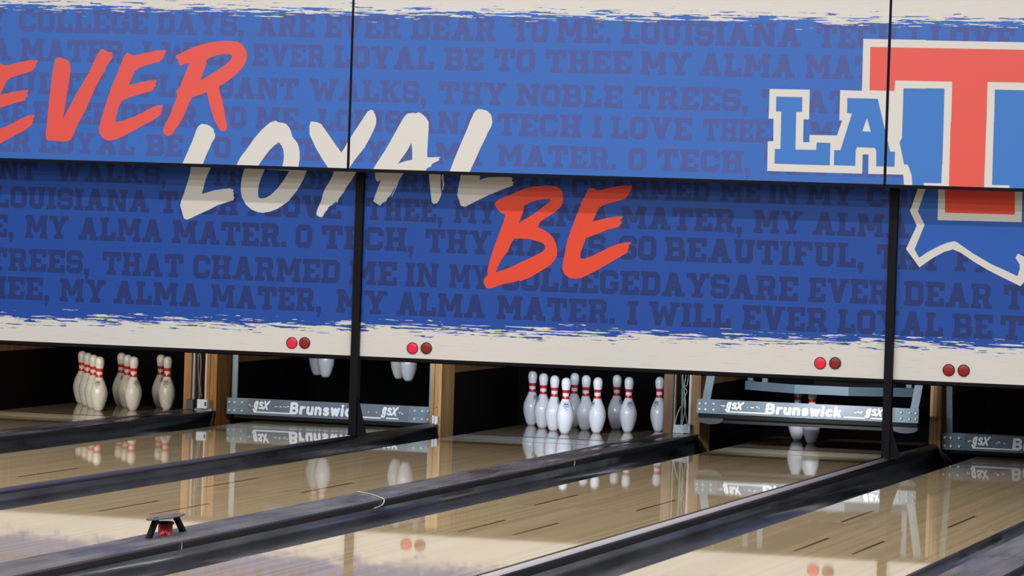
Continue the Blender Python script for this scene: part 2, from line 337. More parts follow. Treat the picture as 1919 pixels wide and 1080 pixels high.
# lyric rows: (reference column, cap top row, cap bottom row, [(word, left, right, punctuation)])
ROWS_U = [
 (80, 17, 60, [('MY', -58, 10, ''), ('COLLEGE', 36, 278, ''), ('DAYS', 294, 444, ','), ('ARE', 481, 590, ''), ('EVER', 609, 751, ''), ('DEAR', 770, 929, ''), ('TO', 958, 1027, ''),
   ('ME', 1043, 1131, '.'), ('LOUISIANA', 1165, 1501, ''), ('TECH', 1530, 1682, ''), ('I', 1705, 1720, ''), ('LOVE', 1743, 1901, ''), ('THEE', 1925, 2080, '')]),
 (1030, 93, 136, [('A', -22, 22, ''), ('MATER', 39, 233, ','), ('I', 267, 284, ''), ('WILL', 302, 458, ''), ('EVER', 474, 609, ''), ('LOYAL', 626, 813, ''), ('BE', 833, 906, ''), ('TO', 926, 1003, ''),
   ('THEE', 1022, 1184, ''), ('MY', 1200, 1295, ''), ('ALMA', 1311, 1490, ''), ('MATER', 1510, 1715, ',')]),
 (1050, 158, 200, [('FACULTY', -100, 200, ','), ('PLEASANT', 262, 560, ''), ('WALKS', 580, 786, ','), ('THY', 823, 949, ''), ('NOBLE', 967, 1167, ''), ('TREES', 1188, 1388, ','), ('THAT', 1428, 1592, ''), ('CHARMED', 1615, 1900, '')]),
 (1127, 217, 259, [('ARE', -52, 50, ''), ('EVER', 62, 210, ''), ('DEAR', 225, 370, ''), ('TO', 395, 461, ''), ('ME', 480, 560, '.'), ('LOUISIANA', 595, 905, ''), ('TECH', 931, 1090, ''), ('I', 1110, 1127, ''),
   ('LOVE', 1145, 1297, ''), ('THEE', 1317, 1442, ','), ('MY', 1518, 1600, ''), ('ALMA', 1615, 1780, '')]),
 (960, 271, 312, [('EVER', -80, 57, ''), ('LOYAL', 74, 253, ''), ('BE', 274, 343, ''), ('TO', 364, 432, ''), ('THEE', 453, 600, ''), ('MY', 636, 722, ''), ('ALMA', 740, 905, ''), ('MATER', 932, 1142, '.'),
   ('O', 1178, 1211, ''), ('TECH', 1231, 1393, ','), ('THY', 1432, 1560, ''), ('HALLS', 1580, 1780, '')]),
]
ROWS_L = [
 (150, 305, 340, [('PLEASANT', -200, 70, ''), ('WALKS', 105, 300, ','), ('THY', 393, 500, ''), ('NOBLE', 520, 690, ''), ('TREES', 712, 890, ','), ('THAT', 920, 1050, ''), ('CHARMED', 1072, 1330, ''),
   ('ME', 1350, 1425, ''), ('IN', 1440, 1495, ''), ('MY', 1512, 1600, ''), ('COLLEGE', 1625, 1900, '')]),
 (150, 353, 394, [('LOUISIANA', -12, 280, ''), ('TECH', 298, 447, ''), ('I', 465, 480, ''), ('LOVE', 497, 640, ''), ('THEE', 686, 818, ','), ('MY', 851, 931, ''), ('ALMA', 955, 1145, ''), ('MATER', 1163, 1378, ','),
   ('MY', 1413, 1504, ''), ('ALMA', 1523, 1704, ''), ('MATER', 1725, 1930, '')]),
 (1330, 447, 492, [('THEE', -120, 14, ','), ('MY', 47, 128, ''), ('ALMA', 147, 305, ''), ('MATER', 323, 525, '.'), ('O', 554, 585, ''), ('TECH', 603, 762, ','), ('THY', 797, 920, ''), ('HALLS', 945, 1135, ''), ('SO', 1160, 1230, ''),
   ('BEAUTIFUL', 1246, 1605, ','), ('THY', 1643, 1766, ''), ('FACULTY', 1790, 2080, '')]),
 (1159, 507, 552, [('TREES', -22, 155, ','), ('THAT', 192, 343, ''), ('CHARMED', 362, 637, ''), ('ME', 655, 744, ''), ('IN', 760, 822, ''), ('MY', 842, 918, ''), ('COLLEGEDAYSARE', 940, 1496, ''), ('EVER', 1515, 1666, ''),
   ('DEAR', 1694, 1860, ''), ('TO', 1881, 1960, '')]),
 (1570, 579, 624, [('THEE', -62, 80, ','), ('MY', 112, 198, ''), ('ALMA', 213, 375, ''), ('MATER', 395, 590, ','), ('MY', 630, 725, ''), ('ALMA', 743, 910, ''), ('MATER', 931, 1140, '.'), ('I', 1176, 1195, ''), ('WILL', 1215, 1370, ''),
   ('EVER', 1391, 1551, ''), ('LOYAL', 1570, 1768, ''), ('BE', 1785, 1860, ''), ('TO', 1875, 1960, '')]),
]
def row_polys(rows, Y):
    out = []
    for u, vt, vb, words in rows:
        z1 = at(u, vt, Y).z; z0 = at(u, vb, Y).z; row = []
        for wd, a, b, pu in words:
            vv = (vt+vb)/2 + (a-u)*.032
            row += word_polys(wd, at(a, vv, Y).x, at(b, vv, Y).x, z0, z1, pu)
        out.append(row)
    return out
def tr(pts, s, ox, oy, Y): return [(lambda p: (p.x, p.z))(at(ox+a/s, oy+b/s, Y)) for a, b in pts]
_lay = [0]
def shape(loops, s, ox, oy, Y):
    _lay[0] = (_lay[0]+1) % 12
    return [(t, _lay[0]) for t in tris([tr(l, s, ox, oy, Y) for l in loops])]

E3 = [(858,355),(880,366),(905,375),(975,358),(1050,342),(1122,338),(1118,358),(1108,370),(1105,388),(1092,402),(1080,415),(990,440),(935,460),(912,480),(890,528),(868,575),(960,552),(1055,538),(1058,548),(1048,566),(1057,580),(1042,588),(1040,600),(1030,612),
      (930,640),(862,662),(818,686),(798,735),(785,785),(780,825),(840,812),(910,785),(960,760),(1020,728),(1062,710),(1098,708),(1100,722),(1086,735),(1096,745),(1085,756),(1086,772),(1040,808),(960,850),(890,890),(830,920),(780,942),(750,948),(722,946),(698,936),(672,902),(667,868),(690,780),(730,650),(760,570),(790,500),(812,440),(835,385)]
V3 = [(372,402),(385,390),(402,387),(440,398),(462,412),(474,432),(478,470),(465,560),(452,640),(436,740),(424,803),(445,765),(470,718),(515,635),(560,560),(605,480),(640,402),(665,358),(680,335),(692,330),(715,343),(735,352),(760,352),(756,375),(762,385),(750,402),(716,452),(712,478),(690,505),(640,600),(610,668),(580,740),(548,800),(520,850),(495,910),(480,940),(462,952),(430,956),(370,950),(325,950),(313,938),(309,912),(318,820),(326,730),(337,640),(347,540),(356,480)]
R3 = [(1184,385),(1196,370),(1240,350),(1290,325),(1345,305),(1400,290),(1460,280),(1530,275),(1580,278),(1610,285),(1636,302),(1652,325),(1666,355),(1668,375),(1663,405),(1648,440),(1625,470),(1596,500),(1560,530),(1515,562),(1478,582),(1480,610),(1495,660),(1512,730),(1520,790),(1533,845),(1532,865),(1520,885),(1490,884),(1472,858),(1450,815),(1430,760),(1412,695),(1395,622),(1350,640),(1300,655),(1278,690),(1270,712),(1248,765),(1232,800),(1218,822),(1205,845),(1180,878),(1168,900),(1150,915),(1130,920),(1112,908),(1099,890),(1110,850),(1128,812),(1150,770),(1172,710),(1195,645),(1190,612),(1200,600),(1215,585),(1240,520),(1260,470),(1275,428),(1245,432),(1215,445),(1205,425),(1204,408)]
R3h = [(1390,408),(1415,390),(1450,377),(1510,365),(1558,367),(1568,378),(1560,398),(1535,425),(1500,452),(1460,478),(1420,502),(1385,525),(1352,543),(1368,500),(1384,460),(1394,430)]
sh_red_u = [shape([E3], 3.6, 0, 0, YU), shape([[(a-866, b+67) for a, b in E3]], 3.6, 0, 0, YU), shape([V3], 3.6, 0, 0, YU), shape([R3, R3h], 3.6, 0, 0, YU)]
s1 = 4.908
Lu = [(95,560),(100,540),(150,430),(200,315),(238,210),(255,180),(285,158),(335,165),(362,178),(396,208),(397,230),(410,255),(408,285),(380,330),(358,385),(345,410),(318,470),(290,545),(280,580),(90,580)]
Ou = [(590,600),(598,552),(640,468),(700,390),(770,290),(840,210),(915,145),(965,128),(985,142),(1058,156),(1090,190),(1108,230),(1118,275),(1150,312),(1172,345),(1188,420),(1188,480),(1172,570),(1168,600),(1020,600),(1022,565),(1035,520),(1042,460),(1036,395),(1022,360),(997,328),(960,352),(910,400),(862,462),(822,520),(798,560),(775,600)]
Yu1 = [(1252,205),(1262,180),(1296,137),(1340,143),(1385,168),(1425,225),(1490,315),(1540,385),(1570,424),(1602,375),(1636,318),(1700,215),(1767,105),(1815,40),(1841,2),(1852,-5)]
s2 = 4.7975
Yu = [(0,175),(8,145),(18,133),(62,138),(105,155),(150,218),(210,305),(255,370),(288,413),(320,362),(352,305),(420,200),(480,110),(520,48),(552,27),(575,38),(592,75),(601,110),(600,150),(585,200),(540,290),(495,370),(450,425),(400,490),(365,545),(350,620),(165,620),(168,548),(120,478),(60,375),(20,290),(2,250)]
Au = [(555,620),(565,575),(610,500),(680,395),(740,290),(800,180),(850,95),(880,62),(935,55),(948,62),(985,50),(1020,72),(1050,100),(1072,135),(1072,200),(1066,300),(1060,400),(1060,455),(1110,455),(1182,452),(1160,468),(1170,480),(1150,492),(1120,505),(1095,522),(1100,535),(1060,552),(1050,570),(1050,620)]
Auh = [(918,325),(925,400),(924,478),(880,485),(830,500),(795,515),(830,465),(870,410),(895,368)]
Lu2 = [(1245,640),(1256,598),(1300,480),(1350,360),(1400,245),(1450,120),(1480,55),(1515,20),(1555,25),(1600,38),(1635,75),(1640,105),(1646,140),(1635,180),(1600,240),(1590,270),(1540,370),(1500,460),(1460,545),(1435,605),(1425,640)]
sh_cream_u = [shape([Lu], s1, 320, 200, YU), shape([Ou], s1, 320, 200, YU), shape([Yu], s2, 580, 200, YU), shape([Au, Auh], s2, 580, 200, YU), shape([Lu2], s2, 580, 200, YU)]
Ll = [(188,555),(182,590),(160,680),(125,790),(95,870),(88,910),(108,980),(122,1030),(152,1040),(190,1025),(270,985),(350,950),(430,908),(500,885),(580,858),(578,845),(588,838),(575,822),(582,800),(572,785),(580,765),(545,752),(480,758),(400,770),(330,790),(286,802),(298,760),(308,720),(325,660),(345,615),(372,555)]
Ol = [(690,540),(672,590),(655,650),(645,720),(645,780),(658,840),(690,900),(740,945),(800,970),(850,976),(920,965),(990,935),(1048,895),(1085,870),(1110,835),(1160,775),(1190,725),(1220,670),(1240,620),(1262,560),(1265,540)]
Olh = [(865,575),(1092,590),(1040,675),(980,755),(920,812),(870,840),(825,846),(806,830),(803,780),(812,720),(830,660),(855,600)]
Ylw = [(1508,560),(1495,620),(1460,690),(1425,745),(1400,800),(1385,870),(1355,930),(1340,975),(1345,1002),(1385,1018),(1402,1005),(1420,970),(1440,950),(1450,925),(1490,900),(1520,872),(1530,888),(1545,850),(1590,790),(1620,735),(1660,680),(1690,635),(1715,580),(1715,560)]
Alw = [(600,560),(590,600),(592,645),(602,670),(625,672),(643,645),(635,680),(610,745),(590,800),(574,850),(600,868),(635,890),(660,865),(690,850),(700,825),(725,800),(745,770),(770,720),(800,672),(820,640),(845,600),(850,560)]
Alw2 = [(800,650),(795,700),(765,760),(738,818),(745,790),(775,715)]
Arw = [(1072,590),(1080,680),(1088,760),(1100,860),(1120,876),(1145,868),(1170,835),(1185,780),(1178,740),(1185,700),(1180,650),(1182,600),(1190,590),(1206,630),(1210,710),(1195,765),(1192,750),(1200,700),(1195,640),(1190,590),(1182,570)]
Arw = [(1072,580),(1080,680),(1088,760),(1100,860),(1120,876),(1145,868),(1170,835),(1188,780),(1180,740),(1180,690),(1182,640),(1176,580)]
Arw2 = [(1192,580),(1190,640),(1198,700),(1192,755),(1200,745),(1212,700),(1206,640),(1200,580)]
Llw = [(1365,580),(1355,650),(1340,720),(1328,790),(1345,840),(1362,892),(1400,900),(1440,880),(1520,840),(1600,800),(1700,760),(1760,735),(1835,708),(1822,695),(1838,685),(1820,668),(1828,650),(1818,635),(1700,632),(1610,635),(1570,645),(1530,660),(1535,620),(1540,580)]
sh_cream_l = [shape([Ll], s1, 320, 200, YW), shape([Ol, Olh], s1, 320, 200, YW), shape([Ylw], s1, 320, 200, YW),
    shape([Alw], s2, 580, 200, YW)+shape([Alw2], s2, 580, 200, YW)+shape([Arw], s2, 580, 200, YW)+shape([Arw2], s2, 580, 200, YW), shape([Llw], s2, 580, 200, YW)]
s3 = 4.909
Bo = [(183,260),(190,240),(215,218),(290,190),(360,160),(420,130),(490,108),(560,95),(640,88),(710,88),(755,98),(790,122),(808,150),(812,200),(808,250),(790,285),(760,310),(730,340),(690,365),(650,385),(600,425),(578,470),(640,498),(690,535),(725,575),(748,625),(758,675),(755,735),(735,775),(700,815),(650,850),(600,880),(540,915),(495,940),(450,955),(430,965),(400,962),(360,975),(275,992),(230,1005),(180,1025),(135,1036),(105,1028),(85,995),(82,965),(95,935),(120,912),(118,860),(140,770),(165,690),(200,590),(235,500),(262,430),(280,355),(250,345),(215,315),(195,285)]
Bh1 = [(452,275),(500,248),(560,225),(640,212),(700,212),(690,235),(640,275),(570,330),(500,375),(450,405),(405,435),(425,385),(440,340),(452,300)]
Bh2 = [(360,578),(430,575),(500,582),(570,598),(620,615),(648,640),(648,660),(630,690),(580,720),(510,755),(430,790),(350,830),(260,865),(190,888),(215,830),(240,780),(270,735),(305,695),(325,640),(345,600)]
E4 = [(1060,110),(1085,108),(1130,135),(1200,120),(1280,100),(1360,88),(1450,88),(1440,115),(1430,135),(1415,170),(1400,190),(1380,212),(1290,235),(1200,262),(1145,290),(1120,340),(1082,420),(1180,395),(1280,375),(1362,370),(1355,390),(1330,405),(1358,432),(1330,455),(1320,470),
      (1220,495),(1150,525),(1080,550),(1020,575),(1000,630),(975,700),(968,758),(1010,762),(1080,735),(1160,695),(1240,655),(1320,625),(1390,610),(1430,608),(1432,625),(1412,640),(1420,655),(1408,672),(1405,700),(1370,725),(1300,765),(1250,795),(1180,835),(1110,875),(1050,905),(990,935),(935,947),(870,938),(825,905),(805,860),(808,810),(825,720),(850,600),(880,510),(930,380),(980,250),(1020,170),(1040,125)]
sh_red_l = [shape([Bo, Bh1, Bh2], s3, 890, 330, YW), shape([E4], s3, 890, 330, YW)]
# team logo, upper part (scale 3.484 from 1420,60) and its right half (3.599 from 1400,0)
k4, k5 = 3.484, 3.4839
def L4(loops): return [t for l in loops for t in shape([l], k4, 1420, 60, YU)]
def L4b(loops): return [t for l in loops for t in shape([l], 3.599, 1400, 0, YU)]
def L5u(loops): return [t for l in loops for t in shape([l], k5, 1640, 240, YU)]
def L5l(loops): return [t for l in loops for t in shape([l], k5, 1640, 240, YW)]
logo_cream = (L4([[(78,372),(341,377),(336,572),(300,571),(297,720),(337,720),(339,672),(518,676),(552,577),(533,577),(539,380),(681,384),(690,45),(1100,52),(1100,112),(900,112),(900,322),(1100,322),(1100,1015),(957,1015),(950,932),(722,927),(724,800),(686,800),(683,926),(62,908),(66,714),(102,714),(104,567),(72,566)],
                [(850,432),(898,435),(891,690),(868,610),(848,540)]])
              + L4b([[(955,268),(2100,290),(2100,345),(955,318)], [(1000,543),(1384,551),(1372,1110),(1320,1110),(1330,598),(1055,594),(1045,930),(1032,960),(1040,1010),(1060,1110),(1000,1110),(990,900)], [(1622,553),(2100,563),(2100,615),(1672,605),(1660,1110),(1608,1110)]])
              + L5u([[(180,-40),(178,60),(162,98),(172,148),(192,200),(222,258),(240,310),(244,380),(245,420),(192,420),(190,330),(185,304),(128,300),(128,154),(100,100),(132,40),(120,-40)],
                     [(318,358),(430,361),(448,-40),(496,-40),(482,400),(484,440),(318,440)], [(724,-40),(776,-40),(764,371),(878,374),(878,440),(710,440)]]))
logo_red = L4b([[(832,317),(2100,340),(2100,562),(1622,553),(1605,1110),(1370,1110),(1384,551),(1000,543),(995,614),(827,610)]])+L5u([[(494,-40),(727,-40),(708,440),(480,440)]])
logo_blue = (L4([[(122,422),(292,426),(290,522),(252,522),(246,768),(382,770),(386,722),(475,725),(471,871),(110,860),(113,764),(149,764),(155,520),(120,518)],
              [(586,432),(784,436),(864,780),(897,783),(893,880),(774,877),(775,775),(765,757),(650,752),(640,775),(637,874),(498,870),(500,772),(541,772),(616,534),(584,528)]])
            + L4b([[(1056,596),(1332,600),(1318,1110),(1060,1110),(1040,1010),(1030,965),(1034,950),(1046,930)], [(1674,607),(2100,616),(2100,1110),(1660,1110)]])
            + L5u([[(179,-40),(448,-40),(432,360),(318,358),(318,440),(245,440),(244,380),(240,310),(222,258),(192,200),(172,148),(162,98),(178,60)], [(776,-40),(1300,-40),(1300,440),(878,440),(878,374),(764,371)]]))
logo_tri = L4([[(714,562),(739,651),(684,649)]])
logo_cream_l = (L5l([[(285,380),(328,400),(280,545),(324,632),(258,792),(288,848),(340,812),(420,770),(470,750),(512,740),(532,744),(640,820),(760,890),(860,935),(930,968),(945,910),(940,880),(916,848),(934,820),(1300,1000),(1300,1300),(972,1002),(950,1034),(860,990),(740,930),(640,870),(560,815),(508,793),(450,810),(380,848),(290,910),(202,790),(272,638),(228,542)]])
              + L5l([[(412,380),(975,380),(957,615),(408,602)]]))
logo_cream_l = (L5l([[(285,380),(335,380),(328,400),(280,545),(324,632),(258,792),(288,848),(340,812),(420,770),(470,750),(512,740),(532,744),(640,820),(760,890),(860,935),(930,968),(945,920),(944,890),(916,848),(934,820),(1010,860),(1010,960),(950,1034),(860,990),(740,930),(640,870),(560,815),(508,793),(450,810),(380,848),(290,910),(202,790),(272,638),(228,542)]])
              + L5l([[(414,370),(964,370),(957,615),(408,602)]]))
logo_red_l = L5l([[(458,370),(914,370),(912,566),(456,553)]])
logo_blue_l = L5l([[(328,380),(1300,380),(1300,900),(934,820),(916,848),(944,890),(945,920),(930,968),(860,935),(760,890),(640,820),(532,744),(512,740),(470,750),(420,770),(340,812),(288,848),(258,792),(324,632),(280,545)]])

# ------------------------------------------------------------------ masking panels
lyr_u, lyr_l = row_polys(ROWS_U, YU), row_polys(ROWS_L, YW)
SEAML = (-0.808, 2.582)                # black posts between lower panels
SEAMU = (-0.797, 2.572)
lower = [(SEAML[0]-P+.027, SEAML[0]-.027), (SEAML[0]+.027, SEAML[1]-.027), (SEAML[1]+.027, SEAML[1]+P-.027)]
upper = [(SEAMU[0]-P+.008, SEAMU[0]-.008), (SEAMU[0]+.008, SEAMU[1]-.008), (SEAMU[1]+.008, SEAMU[1]+P-.008)]
UL = ['upper masking panel at the left, painted with the red brush word EVER on blue',
      'middle upper masking panel, blue, with white strokes of LOYAL at its left end',
      'upper masking panel at the right, carrying the big red letter T of the logo']
LLb = ['lower masking panel at the left, blue over white, above the ivory pins',
      'middle lower masking panel, blue over white with the red brush word BE',
      'lower masking panel at the right, with the bottom of the state outline logo']
ZTOP = 3.05
for i, (x0, x1) in enumerate(upper):
    rc = (x0+.001, x1-.001, ZT+.0205, ZTOP)
    bm = BX(x0, x1, YU, YU+.03, ZT+.02, ZTOP)
    for q in lyr_u: add_art(bm, q, rc, YU-.0006, 1)
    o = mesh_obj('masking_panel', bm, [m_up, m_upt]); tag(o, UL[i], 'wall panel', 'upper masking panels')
    def art(name, layers, lab=None):
        bm = bmesh.new()
        for k, (pl, m) in enumerate(layers): add_art(bm, pl, rc, YU-.0006*(k+1+art.off), k)
        if not bm.faces: bm.free(); return
        a = mesh_obj(name, bm, [m for _, m in layers], o)
        if lab: a['label'] = lab
    art.off = 1
    for q in sh_red_u: art('brush_letter', [(q, m_redu)], 'red brush letter')
    art.off = 2
    for q in sh_cream_u: art('brush_letter', [(q, m_cream)], 'white brush letter')
    art.off = 3; art('team_logo', [(logo_cream, m_cream), (logo_red, m_redu), (logo_blue, m_logoblue), (logo_tri, m_cream)])
    mesh_obj('bottom_trim', BX(x0, x1, YU-.002, YU+.05, ZT, ZT+.0195), m_black, o)
    mesh_obj('box_frame', BX(x0, x1, YU+.03, YW-.003, ZT+.02, ZT+.06), m_black, o)
LIGHTS = {0: [((547, 643), 1), ((571, 643), 0)], 1: [((773, 653), 1), ((799, 653), 0), ((1537, 681), 1), ((1565, 681), 0)], 2: [((1778, 694), 2), ((1806, 695), 2)]}
for i, (x0, x1) in enumerate(lower):
    rc = (x0+.001, x1-.001, ZB+.001, 1.719)
    bm = BX(x0, x1, YW, YW+.03, ZB, 1.72)
    for q in lyr_l: add_art(bm, q, rc, YW-.0006, 1)
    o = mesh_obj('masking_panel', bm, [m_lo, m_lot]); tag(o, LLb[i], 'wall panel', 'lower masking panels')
    def art(name, layers, lab=None):
        bm = bmesh.new()
        for k, (pl, m) in enumerate(layers): add_art(bm, pl, rc, YW-.0006*(k+1+art.off), k)
        if not bm.faces: bm.free(); return
        a = mesh_obj(name, bm, [m for _, m in layers], o)
        if lab: a['label'] = lab
    art.off = 1
    for q in sh_cream_l: art('brush_letter', [(q, m_cream)], 'white brush letter')
    art.off = 2
    for q in sh_red_l: art('brush_letter', [(q, m_red)], 'red brush letter')
    art.off = 3; art('team_logo', [(logo_blue_l, m_logoblue_l), (logo_cream_l, m_cream), (logo_red_l, m_red)])
    mesh_obj('bottom_trim', BX(x0, x1, YW+.001, YW+.05, ZB-.022, ZB), m_black, o)
    for (u, v), on in LIGHTS[i]:
        c = at(u, v, YW)
        bm = bmesh.new(); n = 28; r0, r1 = .0375, .0335
        a = [bm.verts.new((c.x+r0*cos(2*pi*k/n), YW-.001, c.z+r0*sin(2*pi*k/n))) for k in range(n)]
        b = [bm.verts.new((c.x+(r0-.001)*cos(2*pi*k/n), YW-.006, c.z+(r0-.001)*sin(2*pi*k/n))) for k in range(n)]
        d = [bm.verts.new((c.x+r1*cos(2*pi*k/n), YW-.006, c.z+r1*sin(2*pi*k/n))) for k in range(n)]
        e = [bm.verts.new((c.x+r1*cos(2*pi*k/n), YW-.002, c.z+r1*sin(2*pi*k/n))) for k in range(n)]
        for A, B in ((a, b), (b, d), (d, e)):
            for k in range(n): bm.faces.new((A[k], A[(k+1) % n], B[(k+1) % n], B[k]))
        ri = mesh_obj('signal_lamp', bm, m_seam, o); ri['label'] = 'lit red signal lamp' if on == 1 else 'unlit dark red signal lamp'
        bm = bmesh.new(); rings = []
        for q in range(5):
            an = q/4*pi/2; rr = (r1-.0006)*cos(an)
            rings.append([bm.verts.new((c.x+rr*cos(2*pi*k/n), YW-.0025-.0035*sin(an), c.z+rr*sin(2*pi*k/n))) for k in range(n)] if q < 4 else [bm.verts.new((c.x, YW-.006, c.z))])
        for A, B in zip(rings, rings[1:]):
            for k in range(n):
                bm.faces.new((A[k], A[(k+1) % n], B[(k+1) % n], B[k]) if len(B) > 1 else (A[k], A[(k+1) % n], B[0]))
        mesh_obj('lens', bm, (m_lens_off, m_lens_on, m_lens_dim)[on], ri, smooth=True)
# posts between panels
for k, X in enumerate(SEAML):
    o = mesh_obj('support_post', BX(X-.0255, X+.0255, YW-.03, YW+.03, (.053, .076)[k], 1.69), m_blacktube, bevel=.002)
    tag(o, ['black square support post standing on the rail below the brush word LOYAL', 'black square support post standing on the rail left of the state outline logo'][k], 'post')
    bm = bmesh.new(); zf = (.053, .076)[k]; prof = [(X+.025, zf), (X+.088, zf), (X+.050, .20), (X+.025, .30)]
    prism_y(bm, prof, YW-.012, YW+.006); mesh_obj('foot_gusset', bm, m_blacktube, o)
    mesh_obj('foot_plate', BX(X-.027, X+.088, YW-.045, YW+.045, zf, zf+.006), m_blacktube, o)
for k, X in enumerate(SEAMU):
    o = mesh_obj('seam_strip', BX(X-.0078, X+.0078, YU+.006, YU+.03, ZT, ZTOP), m_black)
    tag(o, ['thin black strip in the joint between upper panels, above the post under LOYAL', 'thin black strip in the joint between upper panels, cutting through the letter T'][k], 'trim strip')

# ------------------------------------------------------------------ setting: floors, pit, walls
def structure(name, bm, m):
    o = mesh_obj(name, bm, m); o['kind'] = 'structure'; return o
m_floor = simple('subfloor', (0.03, 0.03, 0.03), .8)
m_appr = lane_mat('approach_wood', (0.5, 0.36, 0.2), (0.66, 0.5, 0.3), .1)
bm = bmesh.new(); box(bm, -7, 9, -30, 3, -.25, -.15); structure('floor', bm, m_floor)
bm = bmesh.new(); box(bm, -7, 9, -30, -18.3, -.149, .0); structure('trim_1', bm, m_appr)
structure('wall_back', BX(-7, 9, 1.75, 1.85, -.15, 3.05), m_pit)
structure('wall_left_blocker', BX(-7.1, -7, -2.3, 1.85, -.15, 3.05), m_pit)  # unseen side closure, added to keep the pit dark
structure('wall_right_blocker', BX(9, 9.1, -2.3, 1.85, -.15, 3.05), m_pit)  # matching unseen closure, added to shut out room light
structure('ceiling_blocker', BX(-7, 9, YU+.04, 1.85, 3.05, 3.1), m_pit)  # unseen cover over the machines, added to keep light out of the pit
structure('trim_2', BX(-7, 9, YW+.06, YW+.12, ZB-.03, ZB+.2), m_pit)

# ------------------------------------------------------------------ lanes
LNAME = {1: 'glossy maple bowling lane leading to the ivory pins',
         2: 'glossy maple bowling lane with the sweep bar lowered and pins hanging above',
         3: 'glossy maple bowling lane with the full rack of ten white pins',
         4: 'glossy maple bowling lane with two pins left under the raised sweep bar',
         5: 'glossy maple bowling lane at the right, its sweep bar lowered, no pins',
         6: 'edge of the nearest bowling lane, only its gutter showing at the lower right corner'}
GP = [(0, -.004), (.004, -.022), (.016, -.037), (.04, -.047), (.08, -.052), (.118, -.053), (.155, -.052), (.195, -.045), (.217, -.032), (.229, -.010), (.2345, .030)]
DASH = [(-.267, -6.2, -5.35), (.267, -6.2, -5.35), (-.133, -8.0, -7.2), (.133, -8.0, -7.2)]
for n, cx in LX.items():
    L = empty('bowling_lane', (cx, -9.4, 0), LNAME[n], 'bowling lane', 'bowling lanes')
    Y0 = 9.4
    mesh_obj('lane_bed', BX(-HALF, HALF, -18.3+Y0, -1.105+Y0, -.13, 0), m_lane, L)
    mesh_obj('tail_plank', BX(-HALF, HALF, -1.085+Y0, -.585+Y0, -.13, 0), m_plank_grey if n in (3,) else m_plank, L)
    mesh_obj('joint_strip', BX(-HALF, HALF, -1.105+Y0, -1.085+Y0, -.13, .0004), m_seam, L)
    mesh_obj('joint_strip', BX(-HALF, HALF, -.585+Y0, -.53+Y0, -.13, .0004), m_seam, L)
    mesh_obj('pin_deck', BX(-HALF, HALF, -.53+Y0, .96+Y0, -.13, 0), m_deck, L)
    for x, a, b in DASH:
        bm = bmesh.new()
        v = [bm.verts.new(q) for q in ((x-.008, a+Y0+.02, .0005), (x, a+Y0, .0005), (x+.008, a+Y0+.02, .0005), (x+.008, b+Y0, .0005), (x-.008, b+Y0, .0005))]; bm.faces.new(v)
        mesh_obj('marker_dash', bm, m_dash, L)
    for s_ in (-1, 1):
        bm = bmesh.new(); rows = []
        for ye in (0, 1):
            rows.append([bm.verts.new((s_*(HALF+g), (-18.3 if ye == 0 else -1.15+.70*max(0, (g-.05)/.185))+Y0, z)) for g, z in GP])
            rows.append([bm.verts.new((v.co.x, v.co.y, v.co.z-.006)) for v in rows[-1]])
        T0, B0, T1, B1 = rows; m_ = len(GP)
        for a in range(m_-1):
            bm.faces.new((T0[a], T0[a+1], T1[a+1], T1[a])).smooth = True; bm.faces.new((B0[a], B1[a], B1[a+1], B0[a+1])).smooth = True
            bm.faces.new((T1[a], T1[a+1], B1[a+1], B1[a])); bm.faces.new((T0[a+1], T0[a], B0[a], B0[a+1]))
        for a in (0, m_-1): bm.faces.new((T0[a], T1[a], B1[a], B0[a]))
        bmesh.ops.recalc_face_normals(bm, faces=bm.faces)
        # upright flange closing the slanted far end of the gutter
        fl = [(.004, -1.152, -.10), (.234, -.452, -.10), (.234, -.452, .058), (.004, -1.152, -.001)]
        fa = [bm.verts.new((s_*(HALF+x), y+Y0, z)) for x, y, z in fl]; fb = [bm.verts.new((s_*(HALF+x), y+Y0+.008, z)) for x, y, z in fl]
        bm.faces.new(fa); bm.faces.new(fb[::-1])
        for q in range(4): bm.faces.new((fa[q], fa[(q+1) % 4], fb[(q+1) % 4], fb[q]))
        g = mesh_obj('gutter', bm, m_gut, L)
        bm = bmesh.new(); box(bm, min(s_*(HALF+.002), s_*(HALF+GUT-.016)), max(s_*(HALF+.002), s_*(HALF+GUT-.016)), -1.1+Y0, 1.4+Y0, -.085, -.075)
        mesh_obj('flat_gutter', bm, m_flat, L)

